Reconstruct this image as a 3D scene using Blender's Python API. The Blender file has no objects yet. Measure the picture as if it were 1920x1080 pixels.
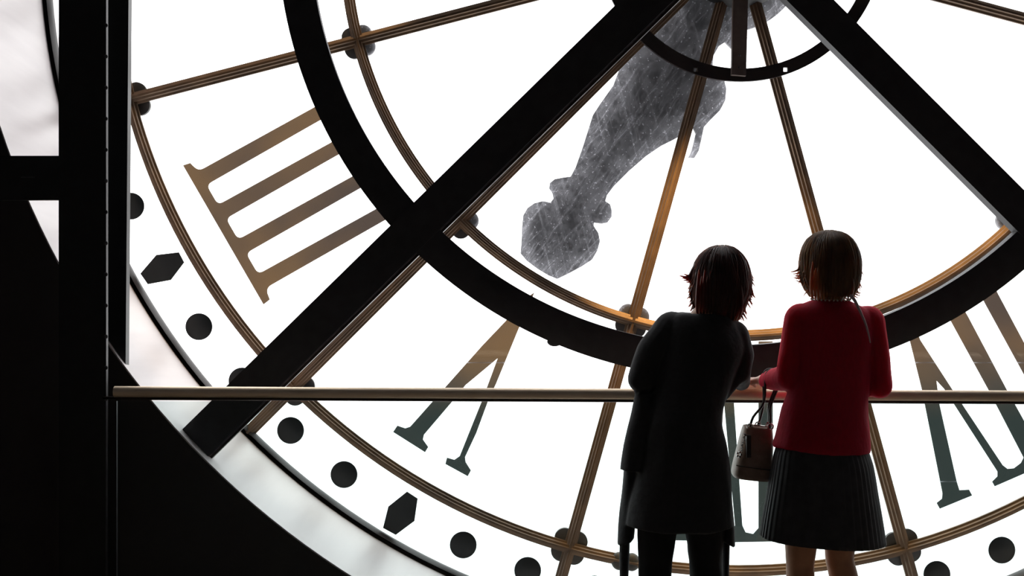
import bpy, bmesh, math, random
from mathutils import Vector, Matrix, noise
from mathutils.geometry import tessellate_polygon
random.seed(7)
sc = bpy.context.scene
COL = sc.collection
PI = math.pi

# ------------------------------------------------------------------ camera, sky, lamps, exposure
F = 2145.0                      # focal length in pixels of a 1920 px wide frame
EYE = 1.41
cam_d = bpy.data.cameras.new('camera'); cam = bpy.data.objects.new('camera', cam_d); COL.objects.link(cam)
cam.location = (0, 0, EYE); cam.rotation_euler = (PI/2, 0, 0)
cam_d.sensor_width = 36; cam_d.lens = F/1920*36; cam_d.clip_start = .05; cam_d.clip_end = 200
sc.camera = cam
sc.view_settings.view_transform = 'Standard'; sc.view_settings.look = 'None'
sc.view_settings.gamma = 1; sc.view_settings.use_curve_mapping = False
sc.view_settings.exposure = 0.0

w = bpy.data.worlds.new('overcast_sky'); sc.world = w; w.use_nodes = True
nt = w.node_tree; nt.nodes.clear()
tc = nt.nodes.new('ShaderNodeTexCoord'); sp = nt.nodes.new('ShaderNodeSeparateXYZ')
cr = nt.nodes.new('ShaderNodeValToRGB'); mr = nt.nodes.new('ShaderNodeMapRange')
bg = nt.nodes.new('ShaderNodeBackground'); wo = nt.nodes.new('ShaderNodeOutputWorld')
nt.links.new(tc.outputs['Generated'], sp.inputs[0]); nt.links.new(sp.outputs['Z'], mr.inputs['Value'])
mr.inputs['From Min'].default_value = -1; mr.inputs['From Max'].default_value = 1
nt.links.new(mr.outputs[0], cr.inputs[0])
e = cr.color_ramp.elements                     # overcast sky: zenith brighter than horizon, pale city haze below
e[0].position = 0; e[0].color = (.55, .56, .56, 1)
e[1].position = 1; e[1].color = (1, 1, 1, 1)
q = e.new(.42); q.color = (.60, .61, .61, 1)
q = e.new(.52); q.color = (.66, .665, .665, 1)
bg.inputs['Strength'].default_value = 4.4
nt.links.new(cr.outputs[0], bg.inputs[0]); nt.links.new(bg.outputs[0], wo.inputs[0])

def spot(name, loc, target, power, colr, size, blend=.6, radius=.05):
    l = bpy.data.lights.new(name, 'SPOT'); o = bpy.data.objects.new(name, l); COL.objects.link(o)
    l.energy = power; l.color = colr; l.spot_size = math.radians(size); l.spot_blend = blend; l.shadow_soft_size = radius
    o.location = loc
    o.rotation_euler = (Vector(target)-Vector(loc)).to_track_quat('-Z', 'Y').to_euler()
    return o
# warm spots added inside the opening, no fixtures, to make the brass glow
spot('added_warm_spot', (1.0, 4.72, 2.75), (1.0, 5.5, 1.25), 360, (1, .60, .22), 50, .9)
spot('added_warm_spot', (2.0, 4.72, 3.0), (2.2, 5.5, 1.5), 170, (1, .62, .25), 50, .9)
spot('added_warm_spot', (-.9, 4.75, 5.0), (-1.2, 5.5, 2.3), 160, (1, .66, .32), 34)

# ------------------------------------------------------------------ helpers
def P(px, py, Y): return Vector(((px-960)/F*Y, Y, EYE-(py-540)/F*Y))

def setp(o, label=None, cat=None, group=None, kind=None):
    if label: o['label'] = label
    if cat: o['category'] = cat
    if group: o['group'] = group
    if kind: o['kind'] = kind
    return o
def empty(name, loc=(0,0,0), label=None, cat=None, group=None):
    o = bpy.data.objects.new(name, None); COL.objects.link(o); o.location = loc; o.empty_display_size = .1
    return setp(o, label, cat, group)
def link(name, bm, mat, parent=None, smooth=True, angle=35, world=True):
    """bm is in world coordinates when world=True and the parent sits at a translation only"""
    me = bpy.data.meshes.new(name)
    off = Vector((0,0,0))
    if parent is not None and world:
        p = parent
        while p is not None: off += Vector(p.location); p = p.parent
    if off.length: bmesh.ops.translate(bm, vec=-off, verts=bm.verts)
    bmesh.ops.recalc_face_normals(bm, faces=bm.faces)
    bm.to_mesh(me); bm.free()
    if mat: me.materials.append(mat)
    if smooth:
        for f in me.polygons: f.use_smooth = True
        me.set_sharp_from_angle(angle=math.radians(angle))
    o = bpy.data.objects.new(name, me); COL.objects.link(o); o.parent = parent
    return o
def centred(o):
    """move the origin of a parentless mesh to the middle of its bounds"""
    c = sum((Vector(b) for b in o.bound_box), Vector())/8
    o.data.transform(Matrix.Translation(-c)); o.location = c
    return o

def prism(bm, pts, d):
    """pts: world points in one plane; d: extrusion vector"""
    a = [bm.verts.new(p) for p in pts]; b = [bm.verts.new(Vector(p)+d) for p in pts]; n = len(a)
    for i in range(n): bm.faces.new((a[i], b[i], b[(i+1)%n], a[(i+1)%n]))
    for t in tessellate_polygon([[Vector(p) for p in pts]]):
        bm.faces.new([a[i] for i in t]); bm.faces.new([b[i] for i in reversed(t)])
def pxprism(bm, poly, Y, t): prism(bm, [P(x, y, Y) for x, y in poly], Vector((0, t, 0)))
def box(bm, lo, hi):
    lo, hi = Vector(lo), Vector(hi); m = Matrix.Translation((lo+hi)/2) @ Matrix.Diagonal((*(hi-lo), 1))
    return bmesh.ops.create_cube(bm, size=1, matrix=m)['verts']
def lathe(bm, c, prof, a0=0, a1=360, n=96, capped=True):
    """revolve closed profile [(r, y)] about the Y axis through c=(x,z); image angles, 0 = left, 90 = down"""
    full = abs(a1-a0) >= 359.9
    rings = []
    for i in range(n if full else n+1):
        a = math.radians(a0+(a1-a0)*i/n); dx, dz = -math.cos(a), -math.sin(a)
        rings.append([bm.verts.new((c[0]+dx*r, y, c[1]+dz*r)) for r, y in prof])
    m = len(prof)
    for i in range(len(rings)-(0 if full else 1)):
        A, B = rings[i], rings[(i+1)%len(rings)]
        for j in range(m): bm.faces.new((A[j], A[(j+1)%m], B[(j+1)%m], B[j]))
    if not full and capped:
        bm.faces.new(rings[0]); bm.faces.new(list(reversed(rings[-1])))
def radial_bar(bm, c, ang, r0, r1, prof):
    """prof [(u, y)] swept along a radius"""
    a = math.radians(ang); d = Vector((-math.cos(a), 0, -math.sin(a))); s = Vector((math.sin(a), 0, -math.cos(a)))
    o = Vector((c[0], 0, c[1]))
    A = [bm.verts.new(o+d*r0+s*u+Vector((0, y, 0))) for u, y in prof]
    B = [bm.verts.new(o+d*r1+s*u+Vector((0, y, 0))) for u, y in prof]
    n = len(prof)
    for j in range(n): bm.faces.new((A[j], A[(j+1)%n], B[(j+1)%n], B[j]))
    bm.faces.new(A); bm.faces.new(list(reversed(B)))
def tube(bm, pts, rad, seg=12, caps=True):
    pts = [Vector(p) for p in pts]; n = len(pts)
    if not hasattr(rad, '__len__'): rad = [rad]*n
    up = None; rings = []
    for i, p in enumerate(pts):
        t = (pts[min(i+1, n-1)]-pts[max(i-1, 0)]).normalized()
        if up is None:
            up = t.orthogonal().normalized()
        up = (up-t*up.dot(t)).normalized(); s = t.cross(up)
        rings.append([bm.verts.new(p+(up*math.cos(2*PI*k/seg)+s*math.sin(2*PI*k/seg))*rad[i]) for k in range(seg)])
    for A, B in zip(rings, rings[1:]):
        for k in range(seg): bm.faces.new((A[k], A[(k+1)%seg], B[(k+1)%seg], B[k]))
    if caps: bm.faces.new(list(reversed(rings[0]))); bm.faces.new(rings[-1])
def ball(bm, c, r, seg=20, rot=None):
    r = (r, r, r) if not hasattr(r, '__len__') else r
    m = Matrix.Translation(c) @ (rot or Matrix()) @ Matrix.Diagonal((*r, 1)); nv = max(5, seg*2//3)
    top = bm.verts.new(m @ Vector((0, 0, 1))); bot = bm.verts.new(m @ Vector((0, 0, -1)))
    rg = [[bm.verts.new(m @ Vector((math.sin(PI*i/nv)*math.cos(2*PI*k/seg), math.sin(PI*i/nv)*math.sin(2*PI*k/seg), math.cos(PI*i/nv)))) for k in range(seg)] for i in range(1, nv)]
    for k in range(seg):
        j = (k+1) % seg; bm.faces.new((top, rg[0][k], rg[0][j])); bm.faces.new((bot, rg[-1][j], rg[-1][k]))
        for A, B in zip(rg, rg[1:]): bm.faces.new((A[k], B[k], B[j], A[j]))
def capsule(bm, p0, r0, p1, r1, seg=16):
    p0, p1 = Vector(p0), Vector(p1)
    tube(bm, [p0, p1], [r0, r1], seg); ball(bm, p0, r0, seg); ball(bm, p1, r1, seg)
def limb(bm, pr, seg=16):
    for (a, ra), (b, rb) in zip(pr, pr[1:]): capsule(bm, a, ra, b, rb, seg)
def loft(bm, secs, n=48, mod=None, pw=2.0, cap0=True, cap1=True):
    """secs: (cx, cy, cz, rx, ry[, tilt]) elliptical sections from top down"""
    rings = []
    for i, s in enumerate(secs):
        cx, cy, cz, rx, ry = s[:5]; tilt = s[5] if len(s) > 5 else 0; ring = []
        for k in range(n):
            a = 2*PI*k/n; f = mod(i, a) if mod else 1
            ca, sa = math.cos(a), math.sin(a)
            x = math.copysign(abs(ca)**(2/pw), ca)*rx*f; y = math.copysign(abs(sa)**(2/pw), sa)*ry*f
            ring.append(bm.verts.new((cx+x, cy+y, cz+tilt*x)))
        rings.append(ring)
    for A, B in zip(rings, rings[1:]):
        for k in range(n): bm.faces.new((A[k], A[(k+1)%n], B[(k+1)%n], B[k]))
    if cap0: bm.faces.new(rings[0])
    if cap1: bm.faces.new(list(reversed(rings[-1])))
def interp(secs, m=4):
    """Catmull-Rom refinement of section tuples"""
    out = []; n = len(secs)
    for i in range(n-1):
        p0, p1, p2, p3 = secs[max(i-1, 0)], secs[i], secs[i+1], secs[min(i+2, n-1)]
        for k in range(m):
            t = k/m
            out.append(tuple(.5*(2*b+(c-a)*t+(2*a-5*b+4*c-d)*t*t+(3*b-a-3*c+d)*t**3) for a, b, c, d in zip(p0, p1, p2, p3)))
    out.append(tuple(secs[-1])); return out
def remesh(name, bm, mat, parent, voxel=.006, smooth=4, wrinkle=0, wscale=14, wz=1.0):
    """fuse overlapping closed pieces into ONE continuous skin"""
    me = bpy.data.meshes.new('tmp'); bm.to_mesh(me); bm.free()
    o = bpy.data.objects.new('tmp', me); COL.objects.link(o)
    r = o.modifiers.new('r', 'REMESH'); r.mode = 'VOXEL'; r.voxel_size = voxel
    s = o.modifiers.new('s', 'SMOOTH'); s.factor = .5; s.iterations = smooth
    dg = bpy.context.evaluated_depsgraph_get(); ev = o.evaluated_get(dg)
    m2 = bpy.data.meshes.new_from_object(ev); bpy.data.objects.remove(o); bpy.data.meshes.remove(me)
    if wrinkle:
        nn = [v.normal.copy() for v in m2.vertices]
        for v, vn in zip(m2.vertices, nn):
            c = v.co.copy(); q = Vector((c.x*wscale, c.y*wscale, c.z*wscale*wz))
            v.co = c + vn*(noise.noise(q)*.7+noise.noise(q*2.3)*.3)*wrinkle
    m2.materials.clear(); m2.materials.append(mat)
    for f in m2.polygons: f.use_smooth = True
    m2.name = name
    ob = bpy.data.objects.new(name, m2); COL.objects.link(ob); ob.parent = parent
    return ob

# ------------------------------------------------------------------ materials
def newmat(name):
    m = bpy.data.materials.new(name); m.use_nodes = True
    return m, m.node_tree, m.node_tree.nodes['Principled BSDF']
def noisy(nt, c1, c2, scale, stretch=(1,1,1), detail=4, lo=.35, hi=.65):
    tc = nt.nodes.new('ShaderNodeTexCoord'); mp = nt.nodes.new('ShaderNodeMapping'); n = nt.nodes.new('ShaderNodeTexNoise')
    r = nt.nodes.new('ShaderNodeValToRGB'); mp.inputs['Scale'].default_value = stretch
    n.inputs['Scale'].default_value = scale; n.inputs['Detail'].default_value = detail
    nt.links.new(tc.outputs['Object'], mp.inputs[0]); nt.links.new(mp.outputs[0], n.inputs['Vector']); nt.links.new(n.outputs['Fac'], r.inputs[0])
    r.color_ramp.elements[0].position = lo; r.color_ramp.elements[0].color = (*c1, 1)
    r.color_ramp.elements[1].position = hi; r.color_ramp.elements[1].color = (*c2, 1)
    return r.outputs[0], n.outputs['Fac']
def mat(name, c1, c2=None, rough=.5, metal=0, scale=8, stretch=(1,1,1), bump=0, **kw):
    m, nt, b = newmat(name)
    col, fac = noisy(nt, c1, c2 or tuple(x*.8 for x in c1), scale, stretch)
    nt.links.new(col, b.inputs['Base Color']); b.inputs['Roughness'].default_value = rough; b.inputs['Metallic'].default_value = metal
    for k, v in kw.items(): b.inputs[k.replace('_', ' ')].default_value = v
    if bump:
        bp = nt.nodes.new('ShaderNodeBump'); bp.inputs['Strength'].default_value = bump; bp.inputs['Distance'].default_value = .01
        nt.links.new(fac, bp.inputs['Height']); nt.links.new(bp.outputs[0], b.inputs['Normal'])
    return m
M = {}
M['steel'] = mat('black_painted_steel', (.026,.026,.031), (.034,.034,.040), rough=.6, scale=20, bump=.05)
M['column'] = mat('black_riveted_steel', (.004,.004,.005), (.008,.008,.009), rough=.45, scale=20)
M['rivet'] = mat('worn_steel', (.05,.05,.055), (.025,.025,.03), rough=.5, metal=.1, scale=30)
M['edge'] = mat('worn_steel_edge', (.28,.25,.27), (.12,.10,.11), rough=.35, metal=.5, scale=60)
M['brass'] = mat('aged_brass', (.19,.12,.07), (.12,.078,.05), rough=.42, metal=.45, scale=9, bump=.1)
M['darkbrass'] = mat('dark_bronze', (.045,.032,.030), (.028,.022,.022), rough=.45, metal=.5, scale=12)
M['bronze_bar'] = mat('bronze_strap', (.17,.13,.11), (.11,.08,.07), rough=.5, metal=.3, scale=14)
M['rosette'] = mat('painted_iron_rosette', (.05,.045,.04), (.03,.03,.03), rough=.6, scale=20)
M['dot'] = mat('black_enamel', (.006,.010,.012), (.009,.013,.015), rough=.5)
M['rim'] = mat('dark_rim_iron', (.016,.010,.010), (.010,.007,.007), rough=.5)
M['hand'] = mat('clock_hand_iron', (.006,.006,.007), (.010,.010,.011), rough=.6)
M['wall'] = mat('matt_black_wall', (.036,.030,.031), (.044,.038,.038), rough=.8, scale=3)
M['plaster'] = mat('dark_grey_plaster', (.30,.29,.30), (.26,.25,.26), rough=.9, scale=2)
M['floor'] = mat('dark_wood_floor', (.26,.20,.15), (.17,.13,.10), rough=.4, scale=3, stretch=(8,1,1))
M['ceiling'] = mat('black_ceiling', (.06,.06,.06), rough=.9)
M['reveal'] = mat('pale_painted_reveal', (.63,.585,.59), (.55,.505,.515), rough=.4, scale=1.2, stretch=(7,.5,7))
M['rail'] = mat('brushed_bronze_rail', (.92,.76,.58), (.86,.70,.53), rough=.5, metal=.7, scale=2, stretch=(.3,4,4))
M['channel'] = mat('rail_channel', (.035,.02,.015), rough=.5, metal=.3)
M['skin'] = mat('skin', (.62,.36,.26), (.55,.30,.21), rough=.5, scale=20, Subsurface_Weight=.1)
M['stocking'] = mat('tan_stockings', (.62,.30,.16), (.55,.26,.14), rough=.6, scale=30, Sheen_Weight=.3)
M['coat'] = mat('black_wool', (.016,.017,.020), (.022,.023,.027), rough=.9, scale=60, bump=.15, Sheen_Weight=.10)
M['trouser'] = mat('black_trousers', (.006,.007,.008), (.009,.010,.011), rough=.9, scale=60)
M['red'] = mat('crimson_knit', (.40,.005,.028), (.33,.004,.023), rough=.85, scale=90, stretch=(1,1,.4), bump=.2, Sheen_Weight=.5, Sheen_Tint=(1,.01,.08,1), Subsurface_Weight=.85, Subsurface_Radius=(1,.08,.2), Subsurface_Scale=.12)
M['skirt'] = mat('black_pleated_cloth', (.024,.024,.029), (.034,.034,.040), rough=.7, scale=30, Sheen_Weight=.1)
M['leather'] = mat('taupe_leather', (.34,.24,.18), (.27,.185,.135), rough=.45, scale=40, bump=.15)
M['leather_dark'] = mat('dark_brown_leather', (.03,.018,.014), rough=.4, scale=30)
M['silver'] = mat('silver_fitting', (.8,.8,.78), (.7,.7,.68), rough=.2, metal=1)
M['pearl'] = mat('pale_beads', (.75,.68,.62), rough=.3)
M['cord'] = mat('pale_cord', (.60,.45,.48), rough=.6)
M['shoe'] = mat('black_shoe_leather', (.008,.008,.008), rough=.35)
M['lip'] = mat('lips', (.45,.12,.11), rough=.4)
M['eye'] = mat('eyes', (.03,.02,.015), rough=.15)
def hairmat(name, c1, c2, tr):
    m, nt, b = newmat(name)
    col, _ = noisy(nt, c1, c2, 30, (1,1,.15)); nt.links.new(col, b.inputs['Base Color']); b.inputs['Roughness'].default_value = .42; b.inputs['Subsurface Weight'].default_value = .7; b.inputs['Subsurface Scale'].default_value = .03; b.inputs['Subsurface Radius'].default_value = (1, .4, .25)
    t = nt.nodes.new('ShaderNodeBsdfTranslucent'); nt.links.new(col, t.inputs[0]); mx = nt.nodes.new('ShaderNodeMixShader'); mx.inputs[0].default_value = tr
    nt.links.new(b.outputs[0], mx.inputs[1]); nt.links.new(t.outputs[0], mx.inputs[2]); nt.links.new(mx.outputs[0], nt.nodes['Material Output'].inputs[0])
    return m
M['hair_brown'] = hairmat('brown_hair', (.46,.20,.10), (.24,.10,.055), .5)
M['hair_dark'] = hairmat('dark_hair', (.15,.04,.035), (.06,.022,.02), .4)
def glassmat(name, tint, dust, scratch=True, scale=6, lo=.3, hi=.75, gloss=.04, dmin=.5):
    m = bpy.data.materials.new(name); m.use_nodes = True; nt = m.node_tree; nt.nodes.clear()
    out = nt.nodes.new('ShaderNodeOutputMaterial'); tr = nt.nodes.new('ShaderNodeBsdfTransparent'); tr.inputs[0].default_value = (*tint, 1)
    gl = nt.nodes.new('ShaderNodeBsdfGlossy'); gl.inputs['Roughness'].default_value = .02
    m1 = nt.nodes.new('ShaderNodeMixShader'); m1.inputs[0].default_value = gloss
    nt.links.new(tr.outputs[0], m1.inputs[1]); nt.links.new(gl.outputs[0], m1.inputs[2]); last = m1.outputs[0]
    if dust:
        tl = nt.nodes.new('ShaderNodeBsdfTranslucent'); tl.inputs[0].default_value = (.93, .92, 1, 1)
        tc = nt.nodes.new('ShaderNodeTexCoord')
        n = nt.nodes.new('ShaderNodeTexNoise'); n.inputs['Scale'].default_value = scale; n.inputs['Detail'].default_value = 8; n.inputs['Roughness'].default_value = .75
        nt.links.new(tc.outputs['Object'], n.inputs['Vector'])
        r = nt.nodes.new('ShaderNodeMapRange'); nt.links.new(n.outputs['Fac'], r.inputs['Value'])
        r.inputs['From Min'].default_value = lo; r.inputs['From Max'].default_value = hi
        r.inputs['To Min'].default_value = dust*dmin; r.inputs['To Max'].default_value = dust*1.5
        v = r.outputs[0]
        if scratch:
            for k, (ang, sc_) in enumerate(((-.62, 3), (-.80, 6), (.25, 4), (-.5, 9))):     # wiping streaks and specks in the dust
                mp = nt.nodes.new('ShaderNodeMapping'); mp.inputs['Scale'].default_value = (15, 1, .6)
                vr = nt.nodes.new('ShaderNodeVectorRotate'); vr.rotation_type = 'Y_AXIS'; vr.inputs['Angle'].default_value = ang
                nn = nt.nodes.new('ShaderNodeTexNoise'); nn.inputs['Scale'].default_value = sc_; nn.inputs['Detail'].default_value = 3; nn.inputs['Distortion'].default_value = .6
                nt.links.new(tc.outputs['Object'], vr.inputs[0]); nt.links.new(vr.outputs[0], mp.inputs[0]); nt.links.new(mp.outputs[0], nn.inputs['Vector'])
                rr = nt.nodes.new('ShaderNodeMapRange'); nt.links.new(nn.outputs['Fac'], rr.inputs['Value'])
                rr.inputs['From Min'].default_value = .57; rr.inputs['From Max'].default_value = .66; rr.inputs['To Max'].default_value = dust*.6
                ad = nt.nodes.new('ShaderNodeMath'); nt.links.new(v, ad.inputs[0]); nt.links.new(rr.outputs[0], ad.inputs[1]); v = ad.outputs[0]
            vo = nt.nodes.new('ShaderNodeTexNoise'); vo.inputs['Scale'].default_value = 75; vo.inputs['Detail'].default_value = 1
            nt.links.new(tc.outputs['Object'], vo.inputs['Vector'])
            rr = nt.nodes.new('ShaderNodeMapRange'); nt.links.new(vo.outputs['Fac'], rr.inputs['Value'])
            rr.inputs['From Min'].default_value = .63; rr.inputs['From Max'].default_value = .72; rr.inputs['To Max'].default_value = dust*1.6
            ad = nt.nodes.new('ShaderNodeMath'); nt.links.new(v, ad.inputs[0]); nt.links.new(rr.outputs[0], ad.inputs[1]); v = ad.outputs[0]
        m2 = nt.nodes.new('ShaderNodeMixShader'); nt.links.new(v, m2.inputs[0]); nt.links.new(last, m2.inputs[1]); nt.links.new(tl.outputs[0], m2.inputs[2]); last = m2.outputs[0]
    nt.links.new(last, out.inputs[0]); return m
M['glass_in'] = glassmat('dusty_glass', (.98,.98,.98), .125, dmin=.55, scale=12, lo=.42, hi=.60)
M['glass_mid'] = glassmat('clean_glass', (.98,.98,.98), .004)
M['glass_rail'] = glassmat('green_tinted_glass', (.74,.82,.81), 0, gloss=.03)
def nummat():
    m = bpy.data.materials.new('numeral_enamel'); m.use_nodes = True; nt = m.node_tree; nt.nodes.clear()
    out = nt.nodes.new('ShaderNodeOutputMaterial'); tl = nt.nodes.new('ShaderNodeBsdfTranslucent'); df = nt.nodes.new('ShaderNodeBsdfDiffuse')
    col, _ = noisy(nt, (.090,.054,.027), (.042,.031,.025), 1.1, lo=.38, hi=.62)
    nt.links.new(col, tl.inputs[0]); nt.links.new(col, df.inputs[0]); mx = nt.nodes.new('ShaderNodeMixShader'); mx.inputs[0].default_value = .8
    nt.links.new(df.outputs[0], mx.inputs[1]); nt.links.new(tl.outputs[0], mx.inputs[2]); nt.links.new(mx.outputs[0], out.inputs[0]); return m
M['numeral'] = nummat()
def nummat_low():
    """same enamel, its colour turning dark greenish black towards the bottom"""
    m = nummat(); m.name = 'lower_numeral_enamel'; nt = m.node_tree
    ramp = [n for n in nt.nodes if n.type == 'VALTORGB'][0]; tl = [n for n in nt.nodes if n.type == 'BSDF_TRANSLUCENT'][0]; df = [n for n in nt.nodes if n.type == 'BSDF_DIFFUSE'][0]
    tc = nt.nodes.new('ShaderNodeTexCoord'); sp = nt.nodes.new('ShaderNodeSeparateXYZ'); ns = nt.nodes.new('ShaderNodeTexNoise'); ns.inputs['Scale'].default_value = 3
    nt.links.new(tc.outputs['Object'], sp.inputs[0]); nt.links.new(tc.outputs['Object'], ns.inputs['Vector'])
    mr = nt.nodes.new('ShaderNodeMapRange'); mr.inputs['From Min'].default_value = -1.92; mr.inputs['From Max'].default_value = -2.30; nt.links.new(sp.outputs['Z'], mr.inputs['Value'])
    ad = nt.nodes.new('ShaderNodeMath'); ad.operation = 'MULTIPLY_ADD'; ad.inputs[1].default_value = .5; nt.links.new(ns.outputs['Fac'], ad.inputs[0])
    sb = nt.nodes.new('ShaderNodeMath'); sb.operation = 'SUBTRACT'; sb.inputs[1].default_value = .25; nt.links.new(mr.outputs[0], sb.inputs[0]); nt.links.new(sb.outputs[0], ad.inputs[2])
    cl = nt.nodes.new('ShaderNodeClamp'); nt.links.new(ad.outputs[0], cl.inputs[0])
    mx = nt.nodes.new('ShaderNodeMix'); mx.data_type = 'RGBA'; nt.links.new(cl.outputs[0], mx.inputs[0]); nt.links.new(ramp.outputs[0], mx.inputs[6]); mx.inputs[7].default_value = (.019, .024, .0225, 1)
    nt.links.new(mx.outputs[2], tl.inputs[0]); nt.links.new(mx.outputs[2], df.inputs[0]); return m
M['numeral_low'] = nummat_low()
M['joint'] = glassmat('clear_silicone_joint', (.6,.6,.6), .22, scratch=False)

# ------------------------------------------------------------------ the room
D = 5.5                                   # distance of the clock's plane
KP = D/F
CX, CZ = (1384-960)*KP, EYE+(107+540)*KP  # axis of the clock
YN = 4.51                                 # inner face of the end wall
RO, RN = 3.342, 3.318                    # radius of the opening at the clock and at the wall's inner face
NC = (1.135, 3.081); OC = (CX, CZ)
X0, X1, Z1, YB = -5.0, 7.2, 7.6, -6.0

def wall_with_hole(bm, y, c, r, n=160, flip=False):
    inner = []; outer = []
    for i in range(n):
        a = 2*PI*i/n; dx, dz = math.cos(a), math.sin(a)
        ts = []
        if dx > 1e-9: ts.append((X1-c[0])/dx)
        if dx < -1e-9: ts.append((X0-c[0])/dx)
        if dz > 1e-9: ts.append((Z1-c[1])/dz)
        if dz < -1e-9: ts.append((-.8-c[1])/dz)
        t = min(ts)
        inner.append(bm.verts.new((c[0]+dx*r, y, c[1]+dz*r))); outer.append(bm.verts.new((c[0]+dx*t, y, c[1]+dz*t)))
    cs = [bm.verts.new((x, y, z)) for x, z in ((X0,-.8),(X1,-.8),(X1,Z1),(X0,Z1))]
    for i in range(n):
        j = (i+1)%n; bm.faces.new((inner[i], inner[j], outer[j], outer[i]))
        a, b = outer[i].co, outer[j].co
        if abs(a.x-b.x) > 1e-5 and abs(a.z-b.z) > 1e-5:
            k = min(cs, key=lambda v: (v.co-a).length+(v.co-b).length)
            if (k.co-a).length > 1e-4 and (k.co-b).length > 1e-4: bm.faces.new((outer[i], outer[j], k))
    return inner, outer
bm = bmesh.new()
i1, o1 = wall_with_hole(bm, YN, NC, RN)
i2, o2 = wall_with_hole(bm, D+.12, OC, RO+.02)
setp(link('wall_clock', bm, M['wall'], smooth=False), kind='structure')
bm = bmesh.new()
NS = 240; rows = []
for cc, rr, yy in ((NC, RN-.002, YN-.002), (OC, RO, D+.0), (OC, RO, D+.12), (OC, RO+.05, D+.12), (NC, RN+.05, YN+.03), (NC, RN+.001, YN-.002)):
    rows.append([bm.verts.new((cc[0]+math.cos(2*PI*i/NS)*rr, yy, cc[1]+math.sin(2*PI*i/NS)*rr)) for i in range(NS)])
for i in range(6):
    for k in range(NS): bm.faces.new((rows[i][k], rows[(i+1)%6][k], rows[(i+1)%6][(k+1)%NS], rows[i][(k+1)%NS]))
setp(link('trim_1', bm, M['reveal']), 'pale painted circular reveal lining the deep opening around the clock', kind='structure')
for nm, lo, hi, m in (('floor', (X0, YB, -.6), (X1, YN, 0), 'floor'), ('ceiling', (X0, YB, Z1), (X1, D+.12, Z1+.2), 'ceiling'),
                      ('wall_left', (X0-.2, YB, -.8), (X0, D+.12, Z1), 'plaster'), ('wall_right', (X1, YB, -.8), (X1+.2, D+.12, Z1), 'plaster'),
                      ('wall_back', (X0, YB-.2, -.8), (X1, YB, Z1), 'plaster')):
    bm = bmesh.new(); box(bm, lo, hi); setp(link(nm, bm, M[m], smooth=False), kind='structure')

# ------------------------------------------------------------------ the clock
clock = empty('clock', (CX, D, CZ), 'huge glazed tower clock seen from inside, brass bars and backward roman numerals against white sky', 'clock')
C = (CX, CZ)
R_IN, R_OUT, R_RIM = 736*KP, 1176*KP, 1297*KP
ANG = [14.5, 45, 74.4, 105.3, 135, 165] + [195, 225, 255, 285, 315, 345]
# panes: three rows of sectors between the bars
for r0, r1, m, lab in ((120*KP, R_IN, 'glass_in', 'dusty scratched glass pane'), (R_IN, R_OUT, 'glass_mid', None), (R_OUT, RO-.006, 'glass_mid', None)):
    for i, a in enumerate(ANG):
        b = ANG[(i+1) % 12] + (360 if i == 11 else 0)
        bm = bmesh.new(); lathe(bm, C, [(r0+.004, D), (r0+.004, D+.001), (r1-.004, D+.001), (r1-.004, D)], a+.08, b-.08, 14)
        # single-sided sheet so that the dust is counted once
        dl = [f for f in bm.faces if abs(f.calc_center_median().y-D) > 1e-5 ]
        bmesh.ops.delete(bm, geom=dl, context='FACES')
        setp(link('glass_pane', bm, M[m], clock, smooth=False), lab)
# bars
bar = [(-.029,-.002), (-.029,-.014), (-.019,-.018), (-.017,-.034), (-.007,-.038), (-.005,-.052), (.005,-.052), (.007,-.038), (.017,-.034), (.019,-.018), (.029,-.014), (.029,-.002)]
for a in ANG:
    bm = bmesh.new(); radial_bar(bm, C, a, 110*KP, R_RIM, [(u, D+y) for u, y in bar])
    link('spoke', bm, M['brass'], clock, angle=25)
for R in (R_IN, R_OUT):
    bm = bmesh.new(); lathe(bm, C, [(R+u*.93, D+y-.004) for u, y in bar], n=240)
    link('ring_bar', bm, M['brass'], clock, angle=25)
bm = bmesh.new(); lathe(bm, C, [(1289*KP, D-.002), (1289*KP, D-.03), (1294*KP, D-.05), (1298*KP, D-.02), (1303*KP, D-.055), (RO-.002, D-.055), (RO-.002, D-.002)], n=240)
setp(link('rim', bm, M['rim'], clock), 'dark iron rim')
# rosettes behind every crossing of bars
def rosette(R, a, k=1.0, n=4, ph=45):
    t = math.radians(a); c = Vector((CX-math.cos(t)*R, D+.010, CZ-math.sin(t)*R)); bm = bmesh.new()
    pts = []
    for j in range(72):
        th = 2*PI*j/72; q = abs(math.cos(n/2*(th-math.radians(ph)))) ** .5
        r = (20+14*q)*KP*k; al = th+t
        pts.append(c+Vector((-math.cos(al)*r, 0, -math.sin(al)*r)))
    prism(bm, pts, Vector((0, .02, 0)))
    return link('rosette', bm, M['rosette'], clock)
for a in ANG[:6]+[345, 195]:
    rosette(R_IN, a); rosette(R_OUT, a, 1.08)
for px, py in ((1160, 1050), (1184, 1052)):
    bm = bmesh.new(); c = P(px, py, D); ball(bm, c+Vector((0,-.02,0)), (15*KP, .03, 17*KP))
    link('ring_boss', bm, M['rosette'], clock)
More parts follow.
